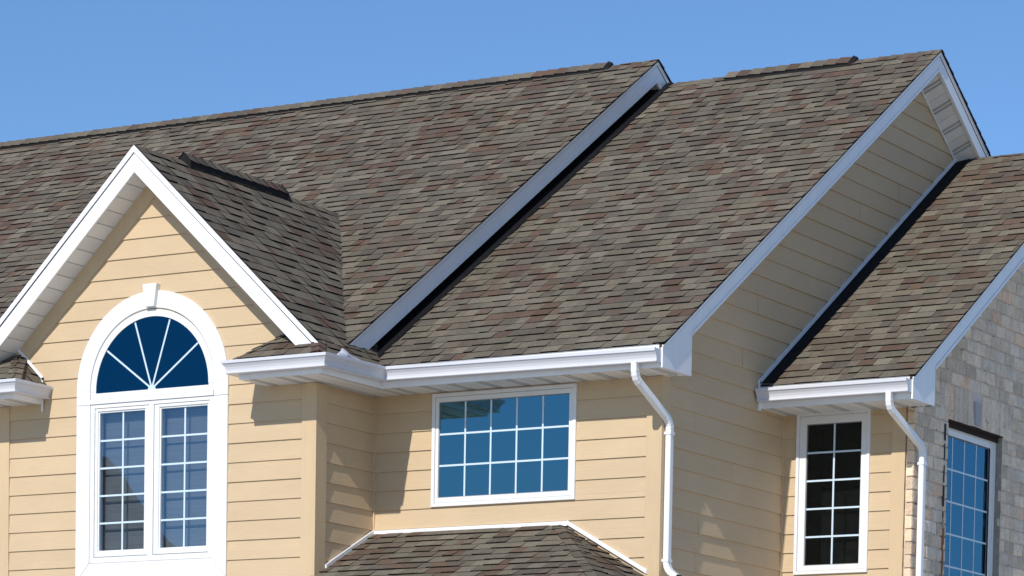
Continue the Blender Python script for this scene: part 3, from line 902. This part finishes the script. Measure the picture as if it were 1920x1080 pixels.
def rect_window(fr, outer, casing, glass_, nx, nz, gm, name, label, out_d=0.028, sash_d=0.02, barw=0.017, glass_d=0.002, depth=0.35, gridx=None, gridz=None):
    mb = MB()
    ci = (outer[0]+casing, outer[1]-casing, outer[2]+casing, outer[3]-casing)
    fr.ring(mb, outer, ci, -0.02, out_d)
    o = finish(mb, name, M_VINYL, house, bevel=0.0025, label=label)
    mb = MB()
    g = (glass_[0]-0.006, glass_[1]+0.006, glass_[2]-0.006, glass_[3]+0.006)
    fr.ring(mb, (ci[0]+0.003, ci[1]-0.003, ci[2]+0.003, ci[3]-0.003), g, -0.03, sash_d)
    finish(mb, 'sash', M_VINYL, o, bevel=0.002)
    mb = MB(); fr.ring(mb, g, (g[0]+0.007, g[1]-0.007, g[2]+0.007, g[3]-0.007), -0.02, glass_d+0.006)
    finish(mb, 'glazing_bead', M_SPACER, o)
    mb = MB(); mb.face([fr.p(g[0], g[2], glass_d), fr.p(g[1], g[2], glass_d), fr.p(g[1], g[3], glass_d), fr.p(g[0], g[3], glass_d)])
    finish(mb, 'pane', gm, o)
    mb = MB()
    gx = gridx or [glass_[0]+(glass_[1]-glass_[0])*i/nx for i in range(1, nx)]
    gz = gridz or [glass_[2]+(glass_[3]-glass_[2])*i/nz for i in range(1, nz)]
    for x in gx: fr.box(mb, x-barw/2, x+barw/2, g[2], g[3], glass_d-0.004, glass_d+0.004)
    for z in gz: fr.box(mb, g[0], g[1], z-barw/2, z+barw/2, glass_d-0.0045, glass_d+0.0045)
    finish(mb, 'grille', M_GRILLE, o)
    interior(fr, g[0], g[1], g[2], g[3], depth, M_DARK, o)
    return o
FA = Fr((0, 0, 0), (1, 0, 0), (0, -1, 0))
FB = Fr((0, YB, 0), (1, 0, 0), (0, -1, 0))
FD = Fr((0, YD, 0), (1, 0, 0), (0, -1, 0))
FE = Fr((4.318, 0, 0), (0, 1, 0), (1, 0, 0))
rect_window(FB, (0.648, 2.183, 0.34, 1.372), 0.034, (0.724, 2.103, 0.427, 1.287), 5, 3, G_BLUE, 'window', 'wide window of fifteen panes in the middle wall')
rect_window(FD, (3.190, 3.956, -0.143, 1.369), 0.032, (3.300, 3.860, -0.055, 1.256), 2, 5, G_SLIM, 'window', 'slim dark window of ten panes in the recessed wall')
rect_window(FE, (WY0+0.002, WY1-0.004, WZ0+0.02, 1.322), 0.03, (4.245, 5.372, -0.61, 1.225), 4, 6, G_EAST, 'window', 'tall blue window set in the brick wall',
            out_d=0.01, sash_d=0.0, glass_d=-0.02, gridx=[4.50, 4.787, 5.074], gridz=[0.92, 0.614, 0.308, 0.002, -0.304])

# arched window
ZC = 1.465
def arc(r, a0, a1, n, zc=ZC): return [(AX+r*math.cos(a0+(a1-a0)*i/n), zc+r*math.sin(a0+(a1-a0)*i/n)) for i in range(n+1)]
def arch_ring(mb, ro, ri, d0, d1, zc=ZC, n=48, a0=0.0, a1=math.pi):
    O_ = arc(ro, a0, a1, n, zc); I_ = arc(ri, a0, a1, n, zc)
    mb.sweep([[FA.p(*a, d0), FA.p(*a, d1), FA.p(*b, d1), FA.p(*b, d0)] for a, b in zip(O_, I_)])
mb = MB(); arch_ring(mb, 0.883, 0.724, -0.01, 0.032, a0=0.0, a1=math.pi)
for sg_ in (1, -1):
    a0, a1 = sorted((AX+sg_*0.724, AX+sg_*0.883))
    FA.box(mb, a0, a1, 1.336, ZC, -0.01, 0.032)
arch = finish(mb, 'arched_window', M_VINYL, house, bevel=0.003, label='tall arched window with a fanlight over two casements')
for sg_ in (1, -1):     # side legs with mitred feet
    mb = MB()
    xo, xi = AX+sg_*0.883, AX+sg_*0.722
    mb.hexa([FA.p(xo, -0.335, -0.01), FA.p(xi, -0.150, -0.01), FA.p(xi, 1.333, -0.01), FA.p(xo, 1.333, -0.01), FA.p(xo, -0.335, 0.031), FA.p(xi, -0.150, 0.031), FA.p(xi, 1.333, 0.031), FA.p(xo, 1.333, 0.031)])
    finish(mb, 'casing_leg', M_VINYL, arch, bevel=0.0025)
mb = MB()
mb.hexa([FA.p(AX-0.881, -0.338, -0.01), FA.p(AX+0.881, -0.338, -0.01), FA.p(AX+0.720, -0.153, -0.01), FA.p(AX-0.720, -0.153, -0.01), FA.p(AX-0.881, -0.338, 0.031), FA.p(AX+0.881, -0.338, 0.031), FA.p(AX+0.720, -0.153, 0.031), FA.p(AX-0.720, -0.153, 0.031)])
finish(mb, 'sill_board', M_VINYL, arch, bevel=0.0025)
mb = MB()
mb.hexa([FA.p(AX-0.052, 2.195, 0.0), FA.p(AX+0.052, 2.195, 0.0), FA.p(AX+0.082, 2.405, 0.0), FA.p(AX-0.082, 2.405, 0.0), FA.p(AX-0.052, 2.195, 0.075), FA.p(AX+0.052, 2.195, 0.075), FA.p(AX+0.082, 2.405, 0.075), FA.p(AX-0.082, 2.405, 0.075)])
finish(mb, 'keystone', M_VINYL, arch, bevel=0.003)
# frame of the fanlight
mb = MB(); arch_ring(mb, 0.721, 0.657, -0.01, 0.027, zc=1.455, n=48)
FA.box(mb, AX-0.72, AX+0.72, 1.385, 1.439, -0.01, 0.027)
FA.box(mb, AX-0.72, AX+0.72, 1.338, 1.382, -0.01, 0.036)
FA.box(mb, AX+0.658, AX+0.723, 1.439, 1.466, -0.01, 0.0238)
FA.box(mb, AX-0.723, AX-0.658, 1.439, 1.466, -0.01, 0.0238)
finish(mb, 'fanlight_frame', M_VINYL, arch, bevel=0.002)
mb = MB(); pts = [(AX+0.657, 1.437)]+arc(0.657, 0, math.pi, 40, 1.455)+[(AX-0.657, 1.437)]
mb.face([FA.p(a, z, 0.0195) for a, z in pts])
finish(mb, 'fanlight_pane', G_DEEP, arch)
mb = MB(); mb.face([FA.p(a, z, 0.0175) for a, z in pts])
finish(mb, 'dark_backing', M_DARK, arch)
mb = MB()
H = (AX, 1.445)
for ang in (36, 72, 108, 144):
    a = R(ang); r = 0.655; dx, dz_ = math.cos(a), math.sin(a); nx_, nz_ = -dz_*0.0085, dx*0.0085
    p0 = (H[0]+dx*0.03, H[1]+dz_*0.03); p1 = (H[0]+dx*r, 1.445+dz_*r)
    q = [(p0[0]+nx_, p0[1]+nz_), (p0[0]-nx_, p0[1]-nz_), (p1[0]-nx_, p1[1]-nz_), (p1[0]+nx_, p1[1]+nz_)]
    mb.hexa([FA.p(*k, 0.018) for k in q]+[FA.p(*k, 0.0225) for k in q])
hub = [(H[0]+0.045, 1.437)]+[(H[0]+0.045*math.cos(math.pi*i/12), 1.437+0.045*math.sin(math.pi*i/12)) for i in range(1, 12)]+[(H[0]-0.045, 1.437)]
mb.prism([FA.p(*q, 0.0185) for q in hub], FA.n*0.005)
finish(mb, 'fan_grille', M_GRILLE, arch)
# casements
mb = MB(); FA.ring(mb, (AX-0.72, AX+0.72, -0.149, 1.336), (AX-0.672, AX+0.672, -0.098, 1.300), -0.10, 0.024)
FA.box(mb, AX-0.028, AX+0.028, -0.098, 1.300, -0.10, 0.027)
finish(mb, 'window_frame', M_VINYL, arch, bevel=0.002)
for (s0, s1, g0, g1) in ((AX-0.668, AX-0.031, -2.472, -1.938), (AX+0.031, AX+0.668, -1.748, -1.212)):
    mb = MB(); FA.ring(mb, (s0, s1, -0.092, 1.296), (g0-0.014, g1+0.014, -0.048, 1.270), -0.06, 0.018)
    sash = finish(mb, 'casement_sash', M_VINYL, arch, bevel=0.003)
    mb = MB(); FA.ring(mb, (g0-0.014, g1+0.014, -0.048, 1.270), (g0, g1, -0.034, 1.256), -0.05, 0.006)
    finish(mb, 'inner_bead', M_VINYL, sash)
    mb = MB(); mb.face([FA.p(g0, -0.034, -0.012), FA.p(g1, -0.034, -0.012), FA.p(g1, 1.256, -0.012), FA.p(g0, 1.256, -0.012)])
    finish(mb, 'pane', G_CASE, sash)
    mb = MB(); gm = (g0+g1)/2
    FA.box(mb, gm-0.009, gm+0.009, -0.034, 1.256, -0.016, -0.008)
    for i in range(1, 5):
        z = -0.034+1.29*i/5; FA.box(mb, g0, g1, z-0.0085, z+0.0085, -0.0165, -0.0075)
    finish(mb, 'grille', M_GRILLE, sash)
mb = MB(); 
for i in range(0, 54):
    z = -0.09+i*0.0262
    mb.face([FA.p(-2.52, z, -0.105), FA.p(-1.18, z, -0.105), FA.p(-1.18, z+0.028, -0.088), FA.p(-2.52, z+0.028, -0.088)])
finish(mb, 'window_blind', M_BLIND, arch)
interior(FA, -2.519, -1.171, -0.099, 1.299, 0.16, M_DARK, arch)

# ------------------------------------------------------------------ house over the road, seen only as a reflection in the casements
nb = bpy.data.objects.new('neighbour_house', None); COL.objects.link(nb)
nb.location = (-29, -28, GZ)
nb['label'] = 'brown gabled house mirrored in the left casement pane'
nb['category'] = 'house'
def nfin(mb, name, m):
    o = finish(mb, name, m); o.parent = nb; o.matrix_parent_inverse = Matrix.Translation(nb.location).inverted(); return o
M_NB = mat('brown_brick', (0.38, 0.29, 0.24), 0.9, noise=[((6, 6, 30), 0.25, 3)])
X0, X1n, yr, zr, hw, ze_ = -24.3, -34.0, -28.0, 5.5, 5.0, 2.07
mb = MB(); mb.prism([(X0-0.3, yr+hw-0.4, GZ), (X0-0.3, yr-hw+0.4, GZ), (X0-0.3, yr-hw+0.4, ze_), (X0-0.3, yr, zr-0.2), (X0-0.3, yr+hw-0.4, ze_)], (X1n-X0+0.6, 0, 0)); nwall = nfin(mb, 'brick_wall', M_NB)
M_NR = mat('brown_roof', (0.16, 0.13, 0.10), 0.9)
for sg_ in (1, -1):
    mb = MB(); mb.prism([(X0, yr, zr), (X0, yr+sg_*hw, ze_), (X0, yr+sg_*hw, ze_-0.18), (X0, yr, zr-0.2)], (X1n-X0, 0, 0))
    nfin(mb, 'roof_slope', M_NR)
mb = MB(); mb.box(X0-0.3, X0-0.26, yr-0.6, yr+0.6, 1.0, 2.4); w_ = nfin(mb, 'window', M_WHITE)
mb = MB(); mb.box(X0-0.259, X0-0.255, yr-0.52, yr+0.52, 1.08, 2.32); finish(mb, 'pane', M_DARK, w_)
